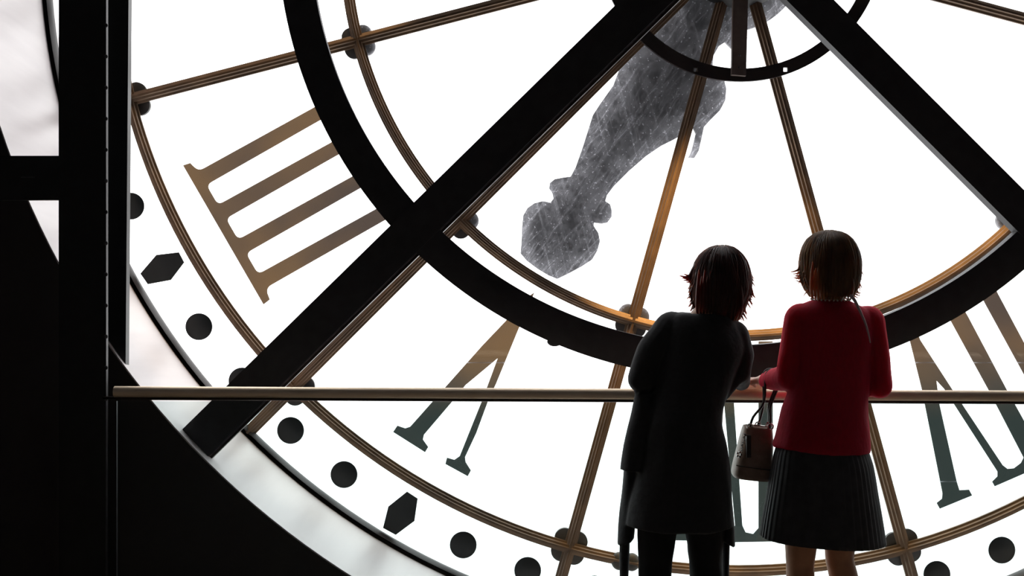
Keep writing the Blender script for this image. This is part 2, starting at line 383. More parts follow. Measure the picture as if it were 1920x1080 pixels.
# hub, hub ring, strap
bm = bmesh.new(); lathe(bm, C, [(.001, D-.15), (100*KP, D-.15), (118*KP, D-.11), (121*KP, D-.02), (121*KP, D+.01), (.001, D+.01)], n=72)
setp(link('hub', bm, M['hand'], clock), 'black hub')
bm = bmesh.new(); lathe(bm, C, [(241*KP, D-.075), (241*KP, D-.055), (265*KP, D-.055), (265*KP, D-.075)], n=120)
hr = link('hub_ring', bm, M['darkbrass'], clock)
bmc = bmesh.new()
for px, py in ((1472, 131), (1304, 131)):
    c = P(px, py, D-.065); s = 4*KP; box(bmc, c-Vector((s, .05, s)), c+Vector((s, .05, s)))
mc = bpy.data.meshes.new('cut'); bmc.to_mesh(mc); bmc.free(); oc = bpy.data.objects.new('cut', mc); COL.objects.link(oc)
md = hr.modifiers.new('b', 'BOOLEAN'); md.object = oc; md.operation = 'DIFFERENCE'; md.solver = 'EXACT'
bpy.context.view_layer.update()
ev = hr.evaluated_get(bpy.context.evaluated_depsgraph_get()); nm_ = bpy.data.meshes.new_from_object(ev)
hr.modifiers.clear(); hr.data = nm_; bpy.data.objects.remove(oc)
bm = bmesh.new(); pxprism(bm, [(1375, -10), (1403, -10), (1399, 142), (1372, 140)], D-.11, .03)
hb = link('strap', bm, M['bronze_bar'], clock)
for px, py in ((1387, 104), (1386, 126)):
    bm = bmesh.new(); ball(bm, P(px, py, D-.11), 2.2*KP, 10)
    link('bolt', bm, M['steel'], hb)

# numerals, traced as solid cut letters fixed behind the glass
def fillet(a, c, b, r, n=5):
    """rounded corner at c between the directions to a and b"""
    a, b, c = Vector(a), Vector(b), Vector(c); A = c+(a-c).normalized()*r; B = c+(b-c).normalized()*r
    return [tuple((1-t)**2*A+2*t*(1-t)*c+t*t*B) for t in [i/n for i in range(n+1)]]
YF = D+.012
def poly4():
    A, B = Vector((343, 310)), Vector((494, 571)); d = (B-A).normalized(); nrm = Vector((d.y, -d.x))
    out = Vector((.872, -.489))
    S = [(376, 337), (405, 402), (447, 466), (490, 527)]
    pts = [tuple(A), tuple(A+nrm*14+d*3)]
    hw, inner, th = 13.5, 285, 20
    base = [(Vector(s)-A).dot(d) for s in S]
    base = [39, 112, 187, 262]
    L = [A+d*t+nrm*th for t in base]
    cut = lambda p: p
    seq = []
    for i, p in enumerate(L):
        l = p-d*(hw+1.5); r = p+d*(hw+1.5)
        endl = p+out*inner-d*hw*.97; endr = p+out*inner+d*hw*.97
        prev = pts[-1] if i == 0 else tuple(L[i-1]+d*(hw+1.5))
        nxt = tuple(L[i+1]-d*(hw+1.5)) if i < 3 else tuple(B+nrm*14-d*3)
        seq += fillet(prev, l, endl, 11)+[tuple(endl), tuple(endr)]+fillet(endr, r, nxt, 11)
    i0, i1 = L[0]+out*inner, L[-1]+out*inner
    top = [tuple(i0-d*30), tuple(i1+d*30), tuple(i1+d*30+out*16), tuple(i0-d*30+out*16)]
    return pts+seq+[tuple(B+nrm*15-d*2), tuple(B)], top
polV = [(737,810),(745,798),(760,803),(769,800),(778,790),(840,720),(905,647),(947,603),(985,560),(1002,548),(992,575),(973,615),(930,720),(917,747),(893,812),(872,857),(873,866),(883,882),(877,893),(835,870),(838,858),(852,862),(862,855),(880,810),(903,753),(933,672),(873,722),(853,747),(795,815),(793,824),(803,838),(797,848)]
polVII = [(1756,943),(1766,935),(1767,925),(1728,729),(1707,644),(1694,592),(1705,588),(1726,638),(1785,729),(1880,872),(1889,879),(1901,878),(1914,868),(1919,858),(1852,729),(1783,603),(1768,575),(1794,557),(1815,593),(1887,729),(1952,846),(1962,851),(1978,846),(1986,836),(1920,703),(1846,568),(1832,540),(1860,528),(1872,552),(1920,642),(2018,822),(2028,828),(2050,818),(2058,828),(1865,912),(1860,903),(1870,893),(1870,884),(1770,729),(1756,714),(1762,760),(1794,903),(1799,919),(1817,918),(1823,929),(1762,954)]
polVI = [(1245,1013),(1245,1000),(1258,997),(1264,985),(1330,720),(1345,660),(1352,640),(1364,640),(1370,665),(1392,985),(1398,998),(1412,1001),(1422,990),(1422,640),(1449,640),(1449,990),(1458,1001),(1478,1000),(1482,1015),(1362,1017),(1360,1002),(1372,999),(1378,985),(1358,760),(1352,735),(1344,760),(1292,985),(1292,997),(1308,1000),(1308,1014)]
for nm, pl in (('four', poly4()[0]), ('five', polV), ('six', polVI), ('seven', polVII)):
    bm = bmesh.new(); vs = [bm.verts.new(P(x, y, YF)) for x, y in pl]     # figures are flat enamel on the glass
    for t in tessellate_polygon([[v.co for v in vs]]): bm.faces.new([vs[i] for i in t])
    if nm == 'four': bm.faces.new([bm.verts.new(P(x, y, YF)) for x, y in poly4()[1]])
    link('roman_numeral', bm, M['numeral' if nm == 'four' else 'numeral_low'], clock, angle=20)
# minute marks on the inner face of the glass
bm = bmesh.new(); lathe(bm, (0, 0), [(.0005, -.006), (23.5*KP, -.006), (25.2*KP, -.003), (25.2*KP, 0), (.0005, 0)], n=40)
dot0 = None
for i in range(-1, 31):
    if i % 5 == 0: continue
    a = math.radians(i*6-.55)
    loc = Vector((-math.cos(a)*1240.5*KP, -.003, -math.sin(a)*1240.5*KP))
    if dot0 is None: dot0 = o = link('minute_dot', bm, M['dot'], clock, world=False)
    else: o = dot0.copy(); COL.objects.link(o)
    o.location = loc
hx = [(263,513),(293,478),(335,473),(345,492),(320,525),(277,533)]
hx2 = [(718,990),(728,950),(763,922),(783,935),(777,977),(742,1003)]
for i in (0, 5, 10, 15, 20, 25, 30):
    bm = bmesh.new()
    if i == 5: pl = hx
    elif i == 10: pl = hx2
    else:
        th = math.radians((i-5)*6); pl = []
        for x, y in hx:
            dx, dy = x-1384, y+107
            pl.append((1384+dx*math.cos(th)+dy*math.sin(th), -107-dx*math.sin(th)+dy*math.cos(th)))
    pxprism(bm, pl, D-.010, .006)
    link('hour_lozenge', bm, M['dot'], clock, smooth=False)
# fine glazing joints crossing the glass
for y, x0, x1 in ((680, 800, 1190), (680, 1660, 1990), (903, 1660, 1800)):
    bm = bmesh.new(); v = [bm.verts.new(q_) for q_ in (P(x0, y+1, D-.004), P(x1, y+1, D-.004), P(x1, y-1, D-.004), P(x0, y-1, D-.004))]; bm.faces.new(v)
    link('glazing_joint', bm, M['joint'], clock, smooth=False)
# hour hand outside the glass
YH = D+.10
hand = [(1330,-95),(1290,-40),(1245,15),(1200,55),(1170,85),(1165,120),(1150,160),(1125,195),(1112,215),(1104,240),(1094,272),(1080,312),(1070,331),(1055,333),(1040,336),(1031,343),(1030,353),(1036,362),(1038,372),(1032,380),(1018,377),(1002,381),(989,390),(981,404),(979,425),(978,452),(976,475),(988,489),(1008,504),(1028,516),(1045,523),
        (1066,513),(1090,500),(1110,487),(1120,470),(1125,452),(1122,437),(1113,423),(1114,417),(1128,419),(1139,417),(1147,406),(1147,394),(1144,383),(1135,377),(1138,366),(1152,348),(1180,320),(1212,292),(1240,273),(1262,262),(1280,252),(1300,240),(1305,250),(1301,268),(1296,286),(1291,295),(1302,296),(1310,283),(1315,262),(1320,238),(1333,224),(1350,207),(1360,188),(1362,166),(1358,150),(1345,136),(1336,122),(1338,104),(1348,86),(1360,78),(1372,90),(1382,70),(1390,20),(1400,-40),(1420,-95)]
bm = bmesh.new(); pxprism(bm, hand, YH, .025)
lathe(bm, (CX-.03, CZ-.02), [(.001, YH), (150*KP, YH), (150*KP, YH+.025), (.001, YH+.025)], n=64)
hh = link('hour_hand', bm, M['hand'], clock, angle=20)
hh['label'] = 'ornate scrolled hour hand showing grey through the dusty glass'

# ------------------------------------------------------------------ black steel cross and ring in front of the clock
YS, TS = 4.585, .05
kS = YS/F
SC = ((1368-960)*kS, EYE+(139+540)*kS)
fr = empty('steel_truss', (SC[0], YS, SC[1]), 'black steel cross of diagonal beams with a big ring standing inside the clock opening', 'steel truss')
bm = bmesh.new()
lathe(bm, SC, [(787*kS, YS+TS), (787*kS, YS+.002), (789*kS, YS), (847*kS, YS), (849*kS, YS+.002), (849*kS, YS+TS)], n=240)
rg = link('ring_beam', bm, M['steel'], fr)
bm = bmesh.new(); c = P(1040, 641, YS); ball(bm, c+Vector((0, .015, 0)), (14*kS, .012, 9*kS)); link('bolt', bm, M['steel'], rg)
def beam(p, q, w):
    p, q = P(*p, YS), P(*q, YS); d = (q-p).normalized(); s = Vector((d.z, 0, -d.x)); h = w*kS/2
    bm = bmesh.new(); e_ = Vector((0, -.006, 0))
    prism(bm, [p+s*h+e_, q+s*h+e_, q-s*h+e_, p-s*h+e_], Vector((0, TS+.010, 0)))
    o = link('diagonal_beam', bm, M['steel'], fr, smooth=False)
    return o, p, q, d, s, h
b1, p, q, d, s, h = beam((1214+1.021*330, -330), (1214-1.021*870, 870), 70)
# narrow worn flange edges along the lower side of the left beam
for k, off in enumerate((.000, .011)):
    bm = bmesh.new(); sg = -1 if s.z > 0 else 1
    o_ = s*sg*(h+.002+off)
    prism(bm, [p+o_+Vector((0, .004+k*.02, 0)), q+o_+Vector((0, .004+k*.02, 0)), q+o_+s*sg*.0022+Vector((0, .004+k*.02, 0)), p+o_+s*sg*.0022+Vector((0, .004+k*.02, 0))], Vector((0, .01, 0)))
    link('flange_edge', bm, M['edge'], b1, smooth=False)
bm = bmesh.new(); prism(bm, [p+s*sg*h+Vector((0,.012,0)), q+s*sg*h+Vector((0,.012,0)), q+s*sg*(h+.015)+Vector((0,.012,0)), p+s*sg*(h+.015)+Vector((0,.012,0))], Vector((0, .035, 0)))
link('flange', bm, M['darkbrass'], b1, smooth=False)
beam((1518-330, -330), (1518+900, 900), 63)

# column by the left edge: riveted front column, crossbar, and a slimmer post inside the opening
YC = 4.37
cl = empty('steel_column', P(155, 540, YC)*1, 'tall black riveted steel column at the left, in front of the clock opening', 'column')
cl.location.z = 0
bm = bmesh.new(); a = P(110, 0, YC); b = P(198, 0, YC)
box(bm, (a.x, YC, 0), (b.x, YC+.028, Z1-.001)); link('column_web', bm, M['column'], cl, smooth=False)
bm = bmesh.new(); box(bm, (b.x, YC-.002, 0), (b.x+.003, YC+.012, Z1-.001)); link('column_flange', bm, M['rivet'], cl, smooth=False)
bm = bmesh.new(); ball(bm, (0,0,0), (.008,.006,.008), 12); rv = None
for k in range(22):
    z = P(0, 48+58.3*(k-9), YC).z
    if z > Z1-.1 or z < .1: continue
    if rv is None: rv = o = link('rivet', bm, M['rivet'], cl, world=False)
    else: o = rv.copy(); COL.objects.link(o)
    o.location = Vector((b.x-.001+.004, YC-.004, z))-Vector(cl.location)
    o.rotation_euler.y = .3
bm = bmesh.new(); a = P(-420, 292, YC); b2 = P(111, 375, YC)
a.x = X0+.002
box(bm, (a.x, YC+.002, b2.z), (b2.x, YC+.03, a.z))
cb = setp(centred(link('crossbar', bm, M['column'], smooth=False)), 'black horizontal steel beam running left from the riveted column', 'beam')
bm = bmesh.new(); box(bm, P(40, 333, YC), P(65, 331, YC-.004)); o = link('plate', bm, M['rivet'], None, smooth=False)
o.data.transform(Matrix.Translation(-cb.location)); o.parent = cb
bm = bmesh.new(); YQ = 4.535
pxprism(bm, [(178, -1080), (244, -1080), (241, 0), (235, 760), (178, 760)], YQ, .04)
setp(centred(link('steel_post', bm, M['column'], smooth=False)), 'slim black steel post just behind the riveted column', 'post')

# ------------------------------------------------------------------ handrail with glass
YR = 4.2
rail = empty('balustrade', (1.2, YR, 0), 'glass balustrade with a round bronze handrail crossing in front of the clock', 'balustrade')
RA, RB = P(215, 734.5, YR), P(3900, 752.4, YR)
bm = bmesh.new(); tube(bm, [RA, RB], .0205, 32); link('handrail', bm, M['rail'], rail)
bm = bmesh.new(); d = Vector((RB.x-RA.x, 0, RB.z-RA.z)).normalized()
tube(bm, [RA+Vector((.004,.0,-.022)), RB+Vector((0,.0,-.022))], .008, 8); link('glazing_channel', bm, M['channel'], rail)
bm = bmesh.new(); box(bm, (RA.x, YR-.03, .0), (RB.x, YR+.03, .06)); link('base_channel', bm, M['channel'], rail, smooth=False)
xs = [218, 1330, 2295, 3100, 3890]
for a_, b_ in zip(xs, xs[1:]):
    xa, xb = P(a_, 0, YR).x+.002, P(b_, 0, YR).x-.002
    bm = bmesh.new(); v = [bm.verts.new(p_) for p_ in ((xa, YR, .05), (xb, YR, .05), (xb, YR, .985), (xa, YR, .995))]; bm.faces.new(v)
    o = link('glass_panel', bm, M['glass_rail'], rail, smooth=False)
    bm = bmesh.new(); box(bm, (xa-.001, YR-.006, .05), (xa+.001, YR+.006, .995)); setp(link('glass_edge', bm, M['rivet'], o, smooth=False), 'pale glass edge')
bm = bmesh.new(); tube(bm, [RA+Vector((.02, .0, -.01)), RA+Vector((.0, .08, -.03)), Vector((P(190,0,YC).x, YC+.01, RA.z-.04))], .006, 10); link('bracket', bm, M['channel'], rail)

# ------------------------------------------------------------------ people
YP = 3.95; KQ = F/YP
def LX(px, c): return (px-c)/KQ
def LZ(py): return EYE-(py-540)/KQ
def hand_mesh(bm, wrist, direction, palmdown, side, curl=.8):
    """palm, four fingers of unequal length and a thumb, fingers bent over the rail"""
    wrist = Vector(wrist); d = Vector(direction).normalized(); n = Vector(palmdown).normalized()
    s = d.cross(n).normalized()*side                  # towards the thumb
    limb(bm, [(wrist, .021), (wrist+d*.03, .022)])
    for k in range(4): capsule(bm, wrist+d*.02+s*(.018-.012*k), .0125, wrist+d*.078+s*(.030-.019*k), .0115, 12)
    Ls = (.068, .076, .070, .054)
    for k in range(4):
        p = wrist+d*.078+s*(.030-.019*k); L = Ls[k]; dd = d.copy(); r = .0095-.0006*(k == 3)
        pts = [(p, r)]
        for seg_, f in enumerate((.45, .3, .25)):
            ang = curl*(.45+.35*seg_); dd = (d*math.cos(ang)+n*math.sin(ang)).normalized()
            p = p+dd*L*f; pts.append((p, r*(.94-.08*seg_)))
        limb(bm, pts, 12)
    p = wrist+d*.02+s*.020; q_ = p+(d*.6+s*.8).normalized()*.036+n*.008
    limb(bm, [(p, .012), (q_, .0105), (q_+(d*.85+s*.35+n*.35).normalized()*.03, .009)], 12)
def head_mesh(bm, c, yaw=0, pitch=0):
    """skull, jaw, nose, ears facing +y"""
    R = Matrix.Translation(c) @ Matrix.Rotation(yaw, 4, 'Z') @ Matrix.Rotation(pitch, 4, 'X')
    T = lambda x, y, z: R @ Vector((x, y, z))
    rot = (Matrix.Rotation(yaw, 4, 'Z') @ Matrix.Rotation(pitch, 4, 'X'))
    ball(bm, T(0, -.005, .02), (.072, .090, .086), 24, rot)
    ball(bm, T(0, .022, -.035), (.056, .064, .070), 24, rot)
    ball(bm, T(0, .062, -.088), (.022, .020, .016), 16, rot)
    limb(bm, [(T(0, .086, .012), .008), (T(0, .103, -.022), .0115)], 12)
    ball(bm, T(0, .084, -.055), (.022, .012, .009), 12, rot)
    for s_ in (-1, 1):
        ball(bm, T(s_*.074, -.004, -.012), (.008, .018, .028), 14, rot)
        ball(bm, T(s_*.03, .078, .022), (.020, .010, .007), 12, rot)
        ball(bm, T(s_*.038, .060, -.03), (.022, .018, .022), 12, rot)
    return T
def face_bits(T, parent):
    for s_ in (-1, 1):
        bm = bmesh.new(); ball(bm, T(s_*.030, .0825, .004), (.0115, .007, .0065), 12); link('eye', bm, M['eye'], parent, world=False)
    bm = bmesh.new(); ball(bm, T(0, .0965, -.055), (.021, .006, .0065), 14); link('lips', bm, M['lip'], parent, world=False)
def hair_shape(tab, rootx, y0, back, front):
    """tab rows (py, left px, right px); returns section function z -> cx, rx, cy, back depth, front depth, plus z range"""
    kk = (YP+y0)/F
    rows = [(EYE-(py-540)*kk, ((l+r)/2-960)*kk-rootx, (r-l)/2*kk) for py, l, r in tab]
    wmax = max(r[2] for r in rows)
    def f(z):
        if z >= rows[0][0]: z = rows[0][0]
        if z <= rows[-1][0]: z = rows[-1][0]
        for a, b in zip(rows, rows[1:]):
            if b[0] <= z <= a[0]:
                t = (a[0]-z)/max(1e-9, a[0]-b[0]); cx = a[1]+(b[1]-a[1])*t; rx = a[2]+(b[2]-a[2])*t
                return cx, rx, rx/wmax*back, rx/wmax*front
    return f, rows[0][0], rows[-1][0]
def hair_shell(bm, f, z1, z0, y0, n=26, k=.965):
    rings = []
    for i in range(n):
        z = z1-(z1-z0)*(i/(n-1))**1.3; cx, rx, bk, ft = f(z); ring = []
        face = z < z1-(z1-z0)*.30
        for q in range(48):
            a = 2*PI*q/48; s_ = math.sin(a)
            ring.append(bm.verts.new((cx+math.cos(a)*rx*k, y0+s_*k*((ft*(.55 if face else 1)) if s_ > 0 else bk), z)))
        rings.append(ring)
    for A, B in zip(rings, rings[1:]):
        for q in range(48): bm.faces.new((A[q], A[(q+1)%48], B[(q+1)%48], B[q]))
    bm.faces.new(rings[0]); bm.faces.new(list(reversed(rings[-1])))
def strands(bm, f, z1, z0, y0, n, seed, amp=.02, flick=.006, r=.0032, end_var=.02, part=0.0):
    rnd = random.Random(seed)
    for i in range(n):
        a = rnd.uniform(0, 2*PI); s_ = math.sin(a)
        if s_ > .6: endz = z1-(z1-z0)*rnd.uniform(.42, .5)
        else: endz = z0+rnd.uniform(-.3, 1)*end_var
        start = rnd.uniform(0, .22); wob = rnd.uniform(-amp, amp); lay = rnd.uniform(.965, 1.012); ph = rnd.uniform(0, 6)
        tipf = rnd.uniform(-.3, 1)*flick; pts = []; m = 14
        for k in range(m):
            t = start+(1-start)*k/(m-1); z = z1-(z1-endz)*t**1.35
            cx, rx, bk, ft = f(z); aa = a+wob*6*t+math.sin(t*6+ph)*.03
            tip = tipf*max(0, (t-.75)/.25)**1.5; sa = math.sin(aa)
            pts.append((cx+math.cos(aa)*(rx*lay+tip)+part*(1-t)**3, y0+sa*((ft if sa > 0 else bk)*lay+tip), z+.001))
        L = len(pts)
        tube(bm, pts, [r*(1-.1*abs(q/L-.4)) if q < L-3 else r*(.75-.3*(q-L+3)) for q in range(L)], 5)
def lock(bm, pts, r, n_=4):
    pp = interp([tuple(p) for p in pts], n_); L = len(pp)
    tube(bm, pp, [r*min(1, .15+2.6*i/(L-1))*(1-.88*(i/(L-1))**1.4) for i in range(L)], 6)
def HQ(rootx, px, py, y): k = (YP+y)/F; return ((px-960)*k-rootx, y, EYE-(py-540)*k)

# ---- woman in red
c2 = 1552
W2 = empty('person', ((c2-960)/KQ, YP, 0), 'person with brown bob in red sweater and black pleated skirt, back turned at the rail', 'person')
X = lambda px: LX(px, c2)
hc = Vector((X(1554), .02, LZ(503)))
sh = [Vector((X(1503), .0, LZ(598))), Vector((X(1628), .0, LZ(602)))]
el = [Vector((X(1482), .02, LZ(708))), Vector((X(1648), .00, LZ(722)))]
wr = [Vector((-.175, .185, 1.075)), Vector((.115, .17, 1.075))]
bm = bmesh.new()
T = head_mesh(bm, hc, yaw=.12)
limb(bm, [(hc+Vector((0,-.015,-.06)), .045), (Vector((X(1556), -.01, LZ(575))), .05)])
loft(bm, interp([(X(1557), 0, LZ(572), .055, .05), (X(1560), 0, LZ(590), .115, .07), (X(1562), 0, LZ(640), .125, .085), (X(1558), .01, LZ(730), .11, .08), (X(1545), 0, LZ(820), .14, .10), (X(1543), 0, LZ(880), .145, .11), (X(1543), 0, LZ(930), .12, .09)]))
for i in (0, 1):
    limb(bm, [(sh[i], .045), (el[i], .036), (wr[i]-Vector((0,0,.0)), .024)])
hand_mesh(bm, wr[0], (-.12, .98, -.05), (0, 0, -1), 1, 1.0)
hand_mesh(bm, wr[1], (-.25, .95, -.05), (0, 0, -1), -1, 1.0)
legs = [[(X(1508), 0, LZ(880)), (X(1502), .015, LZ(1062)), (X(1500), -.025, .30), (X(1506), -.01, .075)],
        [(X(1580), 0, LZ(880)), (X(1576), .015, LZ(1050)), (X(1594), -.025, .30), (X(1600), -.01, .075)]]
for lg in legs:
    limb(bm, [(lg[0], .078), (lg[1], .047), (lg[2], .049), (lg[3], .030)])
    a_ = Vector(lg[3]); limb(bm, [(a_, .032), (a_+Vector((0, -.03, -.035)), .030)]); limb(bm, [(a_+Vector((0,.0,-.02)), .03), (a_+Vector((0, .13, -.052)), .022)])
body2 = remesh('body', bm, M['skin'], W2, .0055, 5)
face_bits(T, body2)
# stockings: a thin layer over the legs
bm = bmesh.new()
for lg in legs:
    limb(bm, [(lg[0], .080), (lg[1], .0485), (lg[2], .051), (lg[3], .032)])
    a_ = Vector(lg[3]); limb(bm, [(a_, .033), (a_+Vector((0, -.03, -.033)), .031)])
setp(remesh('stockings', bm, M['stocking'], W2, .007, 5), 'tan stockings')
for lg in legs:
    a_ = Vector(lg[3]); bm = bmesh.new(); x_, y_ = a_.x, a_.y
    loft(bm, interp([(x_, y_+.045, .055, .028, .075), (x_, y_+.048, .035, .038, .118), (x_, y_+.05, .012, .040, .125), (x_, y_+.05, .001, .038, .122)], 3), 28, pw=2.4)
    link('shoe', bm, M['shoe'], W2, world=False)
# sweater
bm = bmesh.new()
secs = [(X(1556), -.005, LZ(563), .062, .055, 0), (X(1558), 0, LZ(569), .088, .066, -.02), (X(1560), 0, LZ(580), .128, .082, -.05), (X(1562), 0, LZ(602), .146, .095, -.05), (X(1562), .005, LZ(650), .140, .108, 0), (X(1560), .01, LZ(710), .132, .112, 0), (X(1548), .01, LZ(765), .146, .118, 0), (X(1543), .0, LZ(812), .158, .128, 0), (X(1541), .0, LZ(832), .165, .134, -.03), (X(1540), .0, LZ(843), .166, .135, -.06)]
loft(bm, interp(secs, 4), 56)
for i in (0, 1):
    limb(bm, [(sh[i]+Vector((0,0,-.004)), .058), (el[i]*.5+sh[i]*.5, .053), (el[i], .047), (el[i]*.4+wr[i]*.6, .040), (wr[i]+(el[i]-wr[i])*.08, .032)])
sw = setp(remesh('sweater', bm, M['red'], W2, .0055, 5, wrinkle=.006, wscale=13, wz=.55), 'crimson knitted long-sleeved sweater')
# pleated skirt
bm = bmesh.new()
def pleat(i, a): 
    s_ = min(1, i/4); k_ = (a*46/(2*PI)) % 1
    return 1+.020*s_*((k_ if k_ < .8 else (1-k_)*4)-.4)+.014*s_*math.sin(a*5+1.3)
ss = [(X(1541), 0, LZ(812), .138, .108, 0), (X(1541), 0, LZ(830), .147, .116, -.03), (X(1541), 0, LZ(850), .161, .129, -.03), (X(1542), 0, LZ(874), .172, .138, -.03), (X(1542), 0, LZ(920), .186, .148, -.04), (X(1542), 0, LZ(970), .202, .156, -.05), (X(1542), 0, LZ(1012), .214, .163, -.055)]
loft(bm, interp(ss, 4), 368, mod=pleat, cap0=True, cap1=False)
sk = setp(link('skirt', bm, M['skirt'], W2, world=False, angle=60), 'black knee-length pleated skirt')
sm = sk.modifiers.new('solid', 'SOLIDIFY'); sm.thickness = .003; sm.offset = -1
# hair: bob
RX = W2.location.x
tab2 = [(433,1548,1560),(436,1534,1575),(441,1524,1586),(449,1514,1595),(460,1507,1602),(475,1502,1608),(490,1500,1611),(505,1499,1611),(520,1501,1610),(534,1505,1607),(546,1511,1603),(556,1520,1597)]
f2, z1, z0 = hair_shape(tab2, RX, .0, .112, .098)
bm = bmesh.new(); hair_shell(bm, f2, z1, z0, -.005)
hair2 = setp(link('hair', bm, M['hair_brown'], W2, world=False), 'chin-length brown bob')
bm = bmesh.new(); strands(bm, f2, z1, z0, -.005, 620, 3, flick=.004)
H = lambda px, py, y=-.01: HQ(RX, px, py, y)
for (dx, dy, r) in ((0,0,.006), (3,5,.005), (5,10,.006), (6,-4,.005), (4,15,.006), (7,22,.005)):
    lock(bm, [H(1507+dx, 470+dy), H(1502+dx, 492+dy), H(1496+dx, 506+dy), H(1482+dx*1.4, 510+dy*.7)], r*1.3)
for k in range(6):
    lock(bm, [H(1505+k*2, 505+k*3), H(1503+k*3, 525+k*3), H(1509+k*3, 540+k*3), H(1514+k*2, 549+k*3)], .006)
for (dx, dy, r) in ((0,0,.006), (-3,5,.006), (-6,9,.006), (-9,2,.006)):
    lock(bm, [H(1609+dx, 505+dy), H(1607+dx, 528+dy), H(1603+dx, 545+dy*.6), H(1615+dx, 550+dy)], r*1.3)
for k, px in enumerate(range(1520, 1604, 6)):
    lock(bm, [H(px-(px-1557)*.1, 490+(k*13 % 17), -.098), H(px+1, 541, -.090), H(px+(1557-px)*.10, 560+(k*7 % 5), -.066)], .0085)
rnd = random.Random(11)
for sd in (-1, 1):                                     # loose wisps that break the outline
    for k in range(22):
        py = rnd.uniform(492, 550); z = H(0, py)[2]; cx, rx, bk, ft = f2(z); y_ = rnd.uniform(-.05, .03); ln = rnd.uniform(.012, .026); fl = rnd.uniform(.002, .014 if py > 500 else .006)
        xx = cx+sd*rx*math.sqrt(max(.2, 1-(y_/.11)**2))*.985
        lock(bm, [(f2(z+ln*2)[0]+sd*f2(z+ln*2)[1]*.93*(xx-cx)/(sd*rx), y_, z+ln*2), (xx-sd*.001, y_, z+ln*.4), (xx+sd*fl*.4, y_, z-ln*.3), (xx+sd*fl, y_, z-ln)], rnd.uniform(.003, .0055))
link('hair_strands', bm, M['hair_brown'], hair2, world=False)
# necklace and loose cord down the back
bm = bmesh.new()
for k in range(30):
    a = 2*PI*k/30; ball(bm, (X(1557)+math.cos(a)*.066, -.004+math.sin(a)*.060, LZ(562)+.004*math.sin(a*1)+.002), .0036, 8)
setp(link('necklace', bm, M['pearl'], W2, world=False), 'thin pale bead necklace')
Q = lambda px, py, y: (LX(px, c2), y, LZ(py))
bm = bmesh.new(); lk = interp([Q(1581, 553, -.078), Q(1588, 562, -.086), Q(1596, 582, -.100), Q(1604, 605, -.112), Q(1609, 625, -.116), Q(1612, 640, -.116)], 4)
tube(bm, lk, [.0065*(1-.75*i/len(lk)) for i in range(len(lk))], 8)
setp(link('cord', bm, M['cord'], W2, world=False), 'pale cord hanging down the back')

# ---- woman in black, leaning on the rail
c1 = 1290
W1 = empty('person', ((c1-960)/KQ, YP, 0), 'person with tousled dark hair in long black coat and trousers leaning on the rail', 'person')
X = lambda px: LX(px, c1)
hc = Vector((HQ(W1.location.x, 1352, 534, .10)))
sh = [Vector((X(1262), .05, LZ(612))), Vector((X(1378), .06, LZ(632)))]
el = [Vector((X(1203), .03, LZ(712))), Vector((X(1392), .06, LZ(700)))]
wr = [Vector((X(1230), .185, 1.07)), Vector((.213, .185, 1.075))]
bm = bmesh.new()
T = head_mesh(bm, hc, yaw=-.1, pitch=-.25)
limb(bm, [(hc+Vector((0,-.03,-.055)), .045), (Vector((X(1322), .045, LZ(600))), .05)])
loft(bm, interp([(X(1322), .05, LZ(596), .06, .05), (X(1320), .05, LZ(625), .12, .075), (X(1316), .045, LZ(670), .13, .085), (X(1298), .02, LZ(750), .115, .08), (X(1280), 0, LZ(840), .135, .10), (X(1275), -.01, LZ(900), .15, .11), (X(1275), -.01, LZ(950), .12, .09)]))
for i in (0, 1): limb(bm, [(sh[i], .046), (el[i], .036), (wr[i], .024)])
hand_mesh(bm, wr[0], (.35, .93, -.05), (0, 0, -1), 1, 1.0)
hand_mesh(bm, wr[1], (.15, .97, -.06), (0, 0, -1), -1, 1.0)
legs = [[(X(1238), -.01, LZ(900)), (X(1228), .0, .46), (X(1226), -.02, .30), (X(1226), -.02, .075)],
        [(X(1318), -.01, LZ(900)), (X(1324), .01, .46), (X(1326), -.01, .30), (X(1328), -.01, .075)]]
for lg in legs:
    limb(bm, [(lg[0], .080), (lg[1], .050), (lg[2], .050), (lg[3], .032)])
    a_ = Vector(lg[3]); limb(bm, [(a_, .032), (a_+Vector((0, -.03, -.035)), .030)]); limb(bm, [(a_+Vector((0,0,-.02)), .03), (a_+Vector((0, .13, -.052)), .022)])
body1 = remesh('body', bm, M['skin'], W1, .0055, 5)
face_bits(T, body1)
bm = bmesh.new()
for lg in legs: limb(bm, [(lg[0], .086), (lg[1], .058), (lg[2], .056), ((lg[3][0], lg[3][1], .09), .052)])
setp(remesh('trousers', bm, M['trouser'], W1, .007, 4, wrinkle=.005, wscale=12), 'black trousers')
for lg in legs:
    a_ = Vector(lg[3]); bm = bmesh.new(); x_, y_ = a_.x, a_.y
    loft(bm, interp([(x_, y_+.045, .055, .030, .08), (x_, y_+.048, .035, .040, .122), (x_, y_+.05, .012, .042, .130), (x_, y_+.05, .001, .040, .127)], 3), 28, pw=2.4)
    link('shoe', bm, M['shoe'], W1, world=False)
